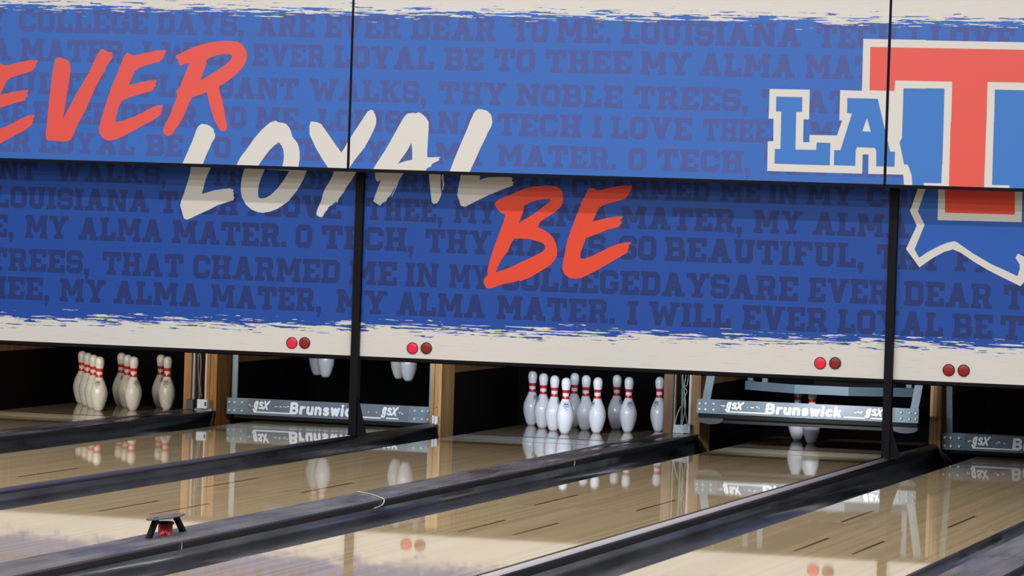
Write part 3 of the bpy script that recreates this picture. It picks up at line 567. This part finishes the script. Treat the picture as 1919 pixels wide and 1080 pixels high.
# ------------------------------------------------------------------ divisions between lanes
def wide_division(xc, label, yend=-.405):
    hw = .1275
    o = empty('lane_divider', (xc, -9, -.12), label, 'lane divider', 'wide lane dividers')
    bm = bmesh.new()
    prof = [(-hw, .02), (-hw, .058), (-hw+.006, .0645), (hw-.006, .0645), (hw, .058), (hw, .02)]
    prof = [(x, z+.12) for x, z in prof]
    prism_y(bm, prof, -18.3+9, yend+9)
    for f in bm.faces:
        f.material_index = 0 if f.normal.z > .9 else 1
    mesh_obj('cap', bm, [m_cap, m_lip], o)
    mesh_obj('web', BX(-hw+.004, hw-.004, -18.3+9, yend-.0+9, 0, .14), m_lip, o)
    return o
def narrow_division(xc, label, topm, zt):
    o = empty('lane_divider', (xc, -9, -.12), label, 'lane divider', 'narrow lane dividers')
    bm = bmesh.new(); hw = .0258
    prof = [(-hw, .01), (-hw, zt-.008), (-hw*.88, zt-.002), (-hw*.6, zt), (-hw*.1, zt-.0005), (hw*.35, zt-.004), (hw*.75, zt-.011), (hw, zt-.020), (hw*1.0, .01)]
    prof = [(x, z+.12) for x, z in prof]
    prism_y(bm, prof, -18.3+9, YK-.001+9)
    for f in bm.faces:
        if len(f.verts) == 4 and f.normal.z > .2: f.smooth = True
        c_ = f.calc_center_median()
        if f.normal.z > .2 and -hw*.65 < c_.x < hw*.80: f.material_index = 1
    mesh_obj('rail', bm, [m_rail, topm], o)
    mesh_obj('web', BX(-hw+.003, hw-.003, -18.3+9, YK+.0+9, 0, .13), m_lip, o)
    return o
wide_division((LX[1]+LX[2])/2, 'wide flat black divider in front of the electronics box, left of the lowered sweep bar')
wide_division((LX[3]+LX[4])/2, 'wide flat dark divider carrying the small red sensor')
wide_division((LX[5]+LX[6])/2, 'wide flat dark divider cutting the lower right corner')
narrow_division((LX[2]+LX[3])/2, 'narrow black rounded divider rail left of the full pin rack', m_railtop2, .053)
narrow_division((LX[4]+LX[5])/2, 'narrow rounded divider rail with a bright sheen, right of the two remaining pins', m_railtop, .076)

# ------------------------------------------------------------------ kickbacks
def kickback(xc, label, w_, m, side=0, top=.9, deep=.30, bracket=None, grooves=False, dark_low=False):
    o = empty('kickback', (xc, YK, -.14), label, 'kickback', 'wooden kickbacks')
    bm = bmesh.new()
    if grooves:
        s3 = w_/3; d = .006
        for i in range(3): box(bm, -w_/2+i*s3+(.0012 if i else 0), -w_/2+(i+1)*s3-(.0012 if i < 2 else 0), 0 if i != 1 else .003, .02, 0, top)
        box(bm, -w_/2, w_/2, .012, deep, 0, top)
    else: box(bm, -w_/2, w_/2, 0, deep, 0, top)
    mesh_obj('front_post', bm, m, o, bevel=.0015)
    mesh_obj('top_rail', BX(-w_/2, w_/2, deep+.001, 1.85, .525, top), m_woodd if m is m_wood else m, o)
    mesh_obj('side_plate', BX(-w_/2+.004, w_/2-.004, deep+.001, 1.9, 0, .524), m_plate, o)
    bm = bmesh.new(); disc(bm, (w_*.1, -.0008, .30), .004, 10); mesh_obj('screw_hole', bm, m_seam, o)
    if bracket:
        bm = bmesh.new(); box(bm, bracket-.014, bracket-.001, -.03, -.001, .185, .245); box(bm, bracket+.004, bracket+.024, -.03, -.001, .185, .24)
        box(bm, bracket-.014, bracket+.024, -.012, -.0005, .190, .232)
        mesh_obj('sensor_bracket', bm, m_whitep, o)
    return o
kickback((LX[2]+LX[3])/2, 'single light wooden kickback post beside the left end of the full pin rack', .075, m_wood, grooves=True, bracket=-.018+.02)
kickback((LX[4]+LX[5])/2, 'single light wooden kickback post between the two sweep bars on the right', .075, m_wood, grooves=True, bracket=.0)
c12, c34 = (LX[1]+LX[2])/2, (LX[3]+LX[4])/2
kickback(c12-.088, 'narrow orange wooden kickback post right of the ivory pins', .052, m_woodo)
kickback(c12+.088, 'wide grooved orange wooden kickback post left of the lowered sweep bar', .075, m_woodo, grooves=True)
kickback(c34-.088, 'brown wooden kickback post partly hiding the last white pin', .065, m_woodb)
kickback(c34+.098, 'wooden kickback post behind the left end of the raised sweep bar', .065, m_woodd)
kickback(LX[1]-HALF-GUT-.04, 'wooden kickback at the far left beyond the ivory pins', .065, m_woodd)
# gear in the gaps between paired kickbacks
o = empty('electronics_box', (c12+.02, YK-.06, .066), 'small white electronics box on the divider end, between two wooden posts', 'box')
mesh_obj('housing', BX(-.012, .062, 0, .05, .012, .075), m_whitep, o, bevel=.003)
mesh_obj('base_plate', BX(-.10, .085, .03, .07, -.004, .012), m_grey, o)
mesh_obj('display', BX(.044, .056, -.002, .0, .03, .058), m_seam, o)
o = empty('relay_box', (c12-.04, YK-.06, .066), 'dark grey relay box beside the white electronics box', 'box')
mesh_obj('housing', BX(-.03, .02, 0, .05, 0, .07), simple('dark_relay', (.03, .032, .034), .5), o, bevel=.002)
def gap_strip(x, w_, m, label, y=YK+.02):
    o = mesh_obj('mounting_strip', BX(x-w_/2, x+w_/2, y, y+.02, -.15, .9), m); tag(o, label, 'metal strip'); return o
gap_strip(c12-.052, .016, m_grey, 'grey metal strip against the orange post right of the ivory pins')
gap_strip(c12+.044, .024, m_pale, 'pale painted strip left of the wide grooved orange post')
gap_strip(c34+.056, .018, m_pale, 'pale strip beside the tangled wires, right of the last white pin')
gap_strip(c34-.050, .008, m_grey, 'thin grey strip left of the tangled wires, right of the last white pin')
def wire(pts, r, m, label, cat='cable'):
    bm = bmesh.new(); P_ = [Vector(p) for p in pts]; out = []
    for i in range(len(P_)-1):
        p0, p1, p2, p3 = P_[max(i-1, 0)], P_[i], P_[i+1], P_[min(i+2, len(P_)-1)]
        for k in range(6):
            t = k/6; out.append(.5*((2*p1)+(p2-p0)*t+(2*p0-5*p1+4*p2-p3)*t*t+(3*p1-p0-3*p2+p3)*t**3))
    out.append(P_[-1]); tube(bm, out, r, 6)
    return tag(mesh_obj('cable', bm, m), label, cat)
yy = YK+.05
wire([(c34-.004, yy, .9), (c34-.008, yy-.01, .55), (c34-.004, yy, .3), (c34-.006, yy, .07)], .0075, m_teal, 'thick teal cable hanging in the gap between wooden posts')
wire([(c34+.028, yy, .9), (c34+.022, yy-.02, .5), (c34+.008, yy-.01, .36), (c34+.024, yy-.02, .24), (c34+.004, yy-.02, .12)], .003, m_wire, 'grey looping wire right of the teal cable')
wire([(c34-.01, yy-.02, .24), (c34-.03, yy-.03, .18), (c34-.048, yy-.03, .10), (c34-.052, yy-.04, .068)], .003, m_wire, 'grey wire curving down left of the teal cable')
wire([(c34+.03, yy, .9), (c34+.03, yy, .42), (c34+.004, yy-.02, .38), (c34+.03, yy-.02, .34), (c34+.012, yy-.02, .28), (c34+.035, yy, .12), (c34+.035, yy, .068)], .003, m_wire, 'tangled grey wire knotted right of the teal cable')
wire([(c12-.03, yy, .9), (c12-.028, yy-.01, .4), (c12-.018, yy, .2), (c12-.02, yy, .09)], .005, m_board, 'blue grey cable hanging behind the white electronics box')
wire([(c12-.03, yy-.01, .5), (c12-.005, yy-.02, .40), (c12-.015, yy, .25), (c12+.0, yy, .15)], .0025, m_wire, 'thin pale wire hanging behind the white electronics box')
o = empty('junction_bracket', (c34, YK-.03, .066), 'grey metal bracket box below the tangled wires', 'bracket')
mesh_obj('plate', BX(-.045, .03, .01, .03, 0, .055), m_grey, o, bevel=.001)
mesh_obj('box', BX(.03, .075, -.005, .03, .002, .062), simple('zinc_box', (.2, .23, .24), .4), o, bevel=.002)
mesh_obj('latch', BX(.064, .070, -.009, -.005, .02, .048), m_whitep, o)
# end flap of the wide division beside lane 2
# ------------------------------------------------------------------ pins
INCH = .0254
PROF = [(0, .80), (.08, 1.0), (.4, 1.16), (.75, 1.414), (1.5, 1.72), (2.25, 1.953), (3.375, 2.255), (4.5, 2.383), (5.2, 2.36), (5.875, 2.282), (6.6, 2.09), (7.25, 1.852), (8.0, 1.53), (8.625, 1.236), (9.2, 1.04),
        (9.25, 1.025), (9.6, .945), (10.0, .90), (10.4, .895), (10.85, .93), (11.3, .985), (11.7, 1.04), (12.2, 1.125), (12.625, 1.203), (13.1, 1.26), (13.5, 1.273), (13.9, 1.25), (14.3, 1.13), (14.6, .96), (14.83, .70), (14.96, .36), (15.0, 0)]
def prof_r(h):
    for (a, ra), (b, rb) in zip(PROF, PROF[1:]):
        if a <= h <= b: return ra+(rb-ra)*(h-a)/(b-a)
    return 0
def pin_mesh(bodym):
    bm = bmesh.new(); n = 36; rings = []
    for h, r in PROF:
        rings.append([bm.verts.new((r*INCH*cos(2*pi*k/n), r*INCH*sin(2*pi*k/n), h*INCH)) for k in range(n)] if r else [bm.verts.new((0, 0, h*INCH))])
    for (A, B, (h, _), (h2, _)) in zip(rings, rings[1:], PROF, PROF[1:]):
        mi = 1 if (9.25 <= h and h2 <= 10.0) or (10.85 <= h and h2 <= 11.7) else (2 if h2 <= .4 else 0)
        for k in range(n):
            f = bm.faces.new((A[k], A[(k+1) % n], B[(k+1) % n], B[k]) if len(B) > 1 else (A[k], A[(k+1) % n], B[0])); f.material_index = mi; f.smooth = True
    bm.faces.new(rings[0][::-1]).material_index = 2
    me = bpy.data.meshes.new('bowling_pin'); bm.to_mesh(me); bm.free()
    for m in (bodym, m_pinred, m_pinbase): me.materials.append(m)
    return me
def emblem_mesh():
    """small crown print, three short lines and a tail mark wrapped on the pin's shoulder"""
    bm = bmesh.new()
    def quad(a0, h0, a1, h1, n=4):      # a in inches along the surface, h in inches
        top = []; bot = []
        for i in range(n+1):
            for L_, h in ((bot, h0), (top, h1)):
                a = a0+(a1-a0)*i/n; r = prof_r(h)+.012; t = a/r
                L_.append(bm.verts.new((r*INCH*sin(t), -r*INCH*cos(t), h*INCH)))
        for i in range(n): bm.faces.new((bot[i], bot[i+1], top[i+1], top[i]))
    for x in (-.55, -.28, 0, .28, .55): quad(x-.07, 7.95, x+.07, 8.35+(.18 if x == 0 else 0), 1)
    quad(-.66, 7.75, .66, 7.98); quad(-.95, 7.42, .95, 7.60); quad(-.75, 7.12, .80, 7.26); quad(-.5, 6.75, .1, 6.9); quad(.15, 6.5, .5, 6.66); quad(-.25, 6.2, .2, 6.33)
    me = bpy.data.meshes.new('printed_crown'); bm.to_mesh(me); bm.free(); me.materials.append(m_mark); return me
me_new, me_old, me_emb = pin_mesh(m_pin), pin_mesh(m_pin_old), emblem_mesh()
SPOT = {1: (0, 0), 2: (-.5, 1), 3: (.5, 1), 4: (-1, 2), 5: (0, 2), 6: (1, 2), 7: (-1.5, 3), 8: (-.5, 3), 9: (.5, 3), 10: (1.5, 3)}
def pin(lane, k, me, label, group, z=0.0, ang=None):
    a, b = SPOT[k]
    o = bpy.data.objects.new('bowling_pin', me); col.objects.link(o)
    o.location = (LX[lane]+a*.3048, b*.264, z); tag(o, label, 'bowling pin', group)
    if ang is not None:
        e = bpy.data.objects.new('printed_crown', me_emb); col.objects.link(e); e.parent = o; o.rotation_euler.z = radians(ang)
    return o
g3 = 'full rack of ten white pins'
for k, lab, an in ((1, 'front pin of the full white rack, nearest the camera and whole', 20), (2, 'second white pin in the left slanting line, just behind the full rack front pin', 75),
        (3, 'white pin standing apart just right of the front pin of the full rack', -40), (4, 'white pin third in the left slanting line of the full rack', -48),
        (5, 'white pin in the middle of the full rack, between the two slanting lines', -58), (6, 'front one of the two overlapping pins right in the full rack', 30),
        (7, 'leftmost and rearmost pin of the full white rack', 55), (8, 'half hidden white pin behind the front pin, rear of the second slanting line', None),
        (9, 'rear one of the two overlapping pins right in the full rack', 62), (10, 'rightmost white pin, half hidden by the brown wooden post', -20)):
    pin(3, k, me_new, lab, g3, ang=an)
g1 = 'rack of ivory pins at the left'
for k, lab, an in ((1, 'front ivory pin of the left rack with the clearest black print', 5), (2, 'ivory pin right behind the front one in the four-pin line of the left rack', None), (3, 'front ivory pin of the three-pin line in the left rack', 55),
        (4, 'third ivory pin of the four-pin line in the left rack', None), (5, 'middle ivory pin of the three-pin line in the left rack', None), (6, 'front ivory pin of the right hand couple in the left rack', 8),
        (7, 'leftmost and rearmost ivory pin of the left rack', None), (8, 'rear ivory pin of the three-pin line in the left rack', 40), (9, 'rear ivory pin of the right hand couple in the left rack', 45)):
    pin(1, k, me_old, lab, g1, ang=an)
pin(4, 2, me_new, 'front white pin below the raised sweep bar', 'two pins under the raised sweep bar')
pin(4, 4, me_new, 'rear white pin below the raised sweep bar', 'two pins under the raised sweep bar')
ZH = .283
for k, lab in ((4, 'front white pin hanging in the pinsetter left of the black post'), (7, 'rear white pin hanging in the pinsetter left of the black post'),
        (6, 'front white pin hanging in the pinsetter right of the black post'), (9, 'rear white pin hanging in the pinsetter right of the black post')):
    pin(2, k, me_new, lab, 'pins hanging in the pinsetter', z=ZH)

# ------------------------------------------------------------------ pinsetter decks
def setter(cx, zb, label, y0=-.2, zt=.058, cup=.05):
    o = empty('pinsetter_deck', (cx, 0, zb), label, 'pinsetter', 'pinsetter decks')
    out = [(-.180, y0), (.180, y0), (.57, .05), (.60, .75), (.30, .98), (-.30, .98), (-.60, .75), (-.57, .05)]
    bm = bmesh.new(); n = len(out); inn = [(x*.95, y+(.025 if y < .3 else -.025)) for x, y in out]
    A = [bm.verts.new((x, y, 0)) for x, y in out]; B = [bm.verts.new((x, y, zt)) for x, y in out]
    C = [bm.verts.new((x, y, 0)) for x, y in inn]; D = [bm.verts.new((x, y, zt)) for x, y in inn]
    for i in range(n):
        j = (i+1) % n
        for q in ((A[i], A[j], B[j], B[i]), (B[i], B[j], D[j], D[i]), (D[i], D[j], C[j], C[i]), (C[i], C[j], A[j], A[i])): bm.faces.new(q).material_index = 0 if i in (0, 1, 7) else 1  # side and rear sections blackened: shade of the unlit interior put into the colour
    bmesh.ops.recalc_face_normals(bm, faces=bm.faces)
    mesh_obj('rim', bm, [m_frame, m_rubber_shade], o)
    for (x, y) in ((-.42, -.02), (-.545, .10), (.42, -.02), (.53, .08)):
        mesh_obj('upright', BX(x-.018, x+.018, y, y+.02, zt, zt+.35), m_frame, o)
    bm = bmesh.new(); box(bm, -.52, .52, .06, .95, zt+.14, zt+.18)
    for k, (a, b) in SPOT.items():
        tube(bm, [(a*.3048, b*.264, zt+cup), (a*.3048, b*.264, zt+.14)], .05, 12)
    mesh_obj('cup_plate', bm, m_rubber_shade, o)
    return o
setter(LX[4], .352, 'blue grey pinsetter deck frame lowered over the two remaining pins')
setter(LX[2], .60, 'pinsetter deck holding the hanging pins behind the panel', cup=.006)

# ------------------------------------------------------------------ sweep bars
def arc(cx, cy, rx, ry, a0, a1, n=9): return [(cx+rx*cos(radians(a0+(a1-a0)*i/n)), cy+ry*sin(radians(a0+(a1-a0)*i/n))) for i in range(n+1)]
BR = [  # heavy rounded letters of the sweep bar; x-height 4.6, cap height 7
 (4.7, [[(0, 0), (0, 7)], [(0, 7), (2.3, 7)]+arc(2.3, 5.3, 1.6, 1.7, 90, -90)+[(0, 3.6)], [(0, 3.6), (2.6, 3.6)]+arc(2.6, 1.8, 1.8, 1.8, 90, -90)+[(0, 0)]]),
 (2.5, [[(0, 0), (0, 4.6)], arc(1.9, 2.7, 1.9, 1.8, 180, 80)]),
 (3.5, [[(0, 4.6), (0, 1.7)]+arc(1.6, 1.6, 1.6, 1.6, 180, 360)+[(3.2, 4.6)], [(3.2, 4.6), (3.2, 0)]]),
 (3.5, [[(0, 0), (0, 4.6)], [(0, 2.6)]+arc(1.6, 3.0, 1.6, 1.6, 180, 0)+[(3.2, 0)]]),
 (3.1, [arc(1.5, 3.4, 1.3, 1.15, 30, 200)+arc(1.5, 1.15, 1.4, 1.2, 80, -150)]),
 (5.2, [[(0, 4.6), (1.2, 0), (2.5, 4.3), (3.8, 0), (5.0, 4.6)]]),
 (.4, [[(0, 0), (0, 4.6)], [(0, 6.6), (0.05, 6.9)]]),
 (3.1, [arc(1.7, 2.3, 1.7, 2.3, 50, 310, 12)]),
 (3.3, [[(0, 0), (0, 7)], [(0, 2.0), (2.8, 4.6)], [(1.2, 3.0), (3.1, 0)]])]
GSX = [  # g with a small foot loop, s, and a tall x, slanted
 (2.8, [arc(1.1, 4.4, 1.0, 2.3, 20, 380, 14), [(2.1, 6.7), (2.1, .8)], arc(1.0, .7, 1.1, .8, 0, -200, 8)]),
 (2.9, [arc(1.3, 5.4, 1.15, 1.1, 20, 230)+arc(1.3, 3.1, 1.25, 1.3, 60, -150)]),
 (3.6, [[(-.4, 1.5), (3.6, 7.2)], [(0, 7.0), (2.9, 1.4)]])]
def strokes(bm, glyphs, x0, x1, z0, z1, y, w_, gap, slant=0.0):
    W = sum(g[0] for g in glyphs)+gap*(len(glyphs)-1)+2*w_; sx = (x1-x0)/(W+slant*7); sz = (z1-z0)/(7+2*w_); x = w_; k = 0
    for gw, lines in glyphs:
        for L_ in lines:
            T = [(x0+(x+px_+slant*py_)*sx, z0+(w_+py_)*sz) for px_, py_ in L_]
            rx, rz = w_*sx, w_*sz
            for i, (ax, az) in enumerate(T):
                k = (k+1) % 24; yo = y-k*1.5e-5
                bm.faces.new([bm.verts.new((ax+rx*cos(2*pi*q/10), yo, az+rz*sin(2*pi*q/10))) for q in range(10)])
                if i:
                    bx_, bz_ = T[i-1]; d = Vector(((ax-bx_)/rx, (az-bz_)/rz))
                    if d.length < .02: continue
                    d.normalize(); nx, nz = -d.y*rx, d.x*rz; yo -= 4e-6
                    bm.faces.new([bm.verts.new(q) for q in ((bx_+nx, yo, bz_+nz), (bx_-nx, yo, bz_-nz), (ax-nx, yo, az-nz), (ax+nx, yo, az+nz))])
        x += gw+gap
def sweep(cx, y, z0, label, tilt=0.0, W=1.46, H=.112, arms='straight', lower=False, seed=1):
    rnd = random.Random(seed)
    o = empty('sweep_bar', (cx, y, z0), label, 'sweep bar', 'sweep bars'); o.rotation_euler.x = tilt
    h = W/2; ep = .105*W
    mesh_obj('board', BX(-h+ep, h-ep, .002, .02, 0, H), m_board, o)
    for s_ in (-1, 1):
        x0, x1 = (-h, -h+ep) if s_ < 0 else (h-ep, h)
        pl = mesh_obj('end_plate', BX(x0, x1, 0, .022, 0, H), m_steel, o, bevel=.001)
        for bx in (.018, .058, .112):
            for bz in (.026, H-.030):
                bm = bmesh.new(); X = s_*(h-bx); tube(bm, [(X, .001, bz), (X, -.005, bz), (X, -.009, bz)], [.0085, .008, .005], 10); mesh_obj('bolt', bm, m_bolt, pl)
        if arms == 'straight':
            xa = -(h-.045) if s_ < 0 else h-.002; mesh_obj('arm', BX(xa-.019, xa+.019, .024, .04, .02, .62), m_steel, o)
        else:
            bm = bmesh.new(); xa = s_*(h-.045)
            p = [(xa-.026, .02), (xa+.026, .02), (xa+.026+.09, .62), (xa-.026+.09, .62)]
            prism_y(bm, p, .024, .04); mesh_obj('arm', bm, m_steel, o)
    bm = bmesh.new(); U = lambda f: -h+f*W; zc0, zc1 = H*.30, H*.80
    strokes(bm, GSX, U(.130), U(.216), H*.22, H*.90, -.0008, .72, 1.2, .22)
    strokes(bm, BR, U(.312), U(.660), H*.15, H*.90, -.0008, 1.02, 2.5, .10)
    strokes(bm, GSX, U(.760), U(.846), H*.22, H*.90, -.0008, .72, 1.2, .22)
    for a, b in ((.135, .315), (.668, .762), (.786, .846)):
        bm.faces.new([bm.verts.new((U(f), -.0004, z)) for f, z in ((a, H*.15), (b, H*.15), (b, H*.23), (a, H*.23))])
    for i in range(26):                      # worn flecks of the old sticker
        f = rnd.choice([rnd.uniform(.225, .305), rnd.uniform(.69, .75), rnd.uniform(.11, .13), rnd.uniform(.85, .87)]); z = H*rnd.uniform(.50, .62); r = rnd.uniform(.0015, .005)
        bm.faces.new([bm.verts.new((U(f)+r*1.6*cos(a), -.0004, z+r*.8*sin(a))) for a in [2*pi*k/7+rnd.uniform(-.3, .3) for k in range(7)]])
    d = mesh_obj('white_decal', bm, m_decal, o); d['label'] = 'white worn lettering and stripe'
    if lower:
        mesh_obj('squeegee', BX(-h+.01, h-.01, .012, .05, -.028, -.001), m_rubber_shade, o)
        mesh_obj('lower_channel', BX(-h+.12, h-.12, .05, .075, -.058, -.02), simple('dark_channel', (.016, .017, .018), .5, spec=.2), o)
        for s_ in (-1, 1):
            bm = bmesh.new(); xc = s_*(h-.09); pts = [(xc-.085, -.029), (xc+.085, -.029)]+[(xc+.085*cos(a), -.040-.028*sin(a)) for a in [pi*k/12 for k in range(13)]]
            prism_y(bm, pts, .01, .05); mesh_obj('end_shoe', bm, m_shoe, o)
    else:
        mesh_obj('squeegee', BX(-h+.05, h-.05, .012, .05, -.026, -.001), m_rubber_shade, o)
    return o
sweep(LX[2], -.30, .042, 'sweep bar lowered across the lane beside the full pin rack, crossed by the black post', seed=3)
sweep(LX[4], -.66, .217, 'bright raised sweep bar hanging over the two remaining pins', tilt=radians(-3), H=.094, arms='angled', lower=True, seed=5)
sweep(LX[5]-.02, -.36, .040, 'dark sweep bar at the right edge, lowered over the empty deck', tilt=radians(14), seed=8)

# ------------------------------------------------------------------ sensor on the wide division
sx, sy, sz = .855, -9.62, .0648
o = empty('ball_sensor', (sx, sy, sz), 'small red ball sensor under a black bridge, standing on the wide divider', 'sensor')
bm = bmesh.new(); tube(bm, [(0, -.05, 0), (0, -.05, .046)], .031, 20); mesh_obj('red_housing', bm, m_redglass, o)
bm = bmesh.new(); tube(bm, [(0, -.05, .0465), (0, -.05, .052), (0, -.05, .057)], [.038, .038, .032], 20); mesh_obj('cap', bm, m_black, o)
bm = bmesh.new(); tube(bm, [(0.002, -.0835, .012), (0.002, -.080, .014)], .006, 8); mesh_obj('light', bm, m_redled, o)
bm = bmesh.new(); n = 28
lo = [bm.verts.new((.040*cos(2*pi*k/n), -.05+.205*sin(2*pi*k/n), .074)) for k in range(n)]
hi = [bm.verts.new((v.co.x, v.co.y, .079)) for v in lo]
for k in range(n): bm.faces.new((lo[k], lo[(k+1) % n], hi[(k+1) % n], hi[k]))
bm.faces.new(hi); bm.faces.new(lo[::-1])
br = mesh_obj('bridge_plate', bm, simple('grey_bridge', (.10, .10, .11), .35), o)
for s_, a, b in ((-1, -.17, -.245), (1, .06, .155)):
    bm = bmesh.new(); w2 = .010
    v = [bm.verts.new(q) for q in ((-w2, a-.012, .0738), (w2, a-.012, .0738), (w2, a+.022, .0738), (-w2, a+.022, .0738), (-w2, b-.012, 0), (w2, b-.012, 0), (w2, b+.022, 0), (-w2, b+.022, 0))]
    for f in ((0,1,2,3), (7,6,5,4), (0,4,5,1), (1,5,6,2), (2,6,7,3), (3,7,4,0)): bm.faces.new([v[i] for i in f])
    bmesh.ops.recalc_face_normals(bm, faces=bm.faces); mesh_obj('bridge_leg', bm, m_black, o)
bm = bmesh.new()
for y_ in (-.18, -.15, .05, .08): tube(bm, [(0, y_, .0785), (0, y_, .0805)], .005, 8)
mesh_obj('screws', bm, m_black, o)
# cord and ties on the wide division
zc = .0648
def tie(pts, r, label):
    bm = bmesh.new(); tube(bm, pts, r, 6); return tag(mesh_obj('cord', bm, m_cordw), label, 'cord')
m_cordw = simple('cream_cord', (.62, .58, .46), .5)
h4 = (LX[3]+LX[4])/2
DY = -.95
wire([(x_, y_+DY, z_) for x_, y_, z_ in [(h4-.122, -5.85, zc+.003), (h4-.03, -5.95, zc+.003), (h4+.08, -6.12, zc+.003), (h4+.129, -6.2, zc-.002), (h4+.132, -6.24, zc-.025), (h4+.128, -6.36, zc-.035)]], .0028, m_cordw, 'thin cream cord looped over the wide divider', 'cord')
bm = bmesh.new(); tube(bm, [(h4+.1295, -3.56, .064), (h4+.1305, -3.55, .05), (h4+.1295, -3.57, .03)], .0022, 6); tag(mesh_obj('cord', bm, m_cordw), 'tiny cream tie on the lip of the wide divider near the white pins', 'cord')
bm = bmesh.new(); tube(bm, [(h4+.1295, -9.92, .064), (h4+.1305, -9.92, .05), (h4+.1295, -9.92, .03)], .0018, 6); tag(mesh_obj('cord', bm, m_cordw), 'tiny cream tie on the lip of the wide divider by the red sensor', 'cord')

# ------------------------------------------------------------------ work lamps above the decks
for n, (pw, c) in PINLIGHT.items():
    area('pin_deck_lamp', (LX[n], YW+.25, .60), .35 if n == 4 else 1.0, .06, pw, c, (LX[n], .5, .30)).data.spread = radians(95)
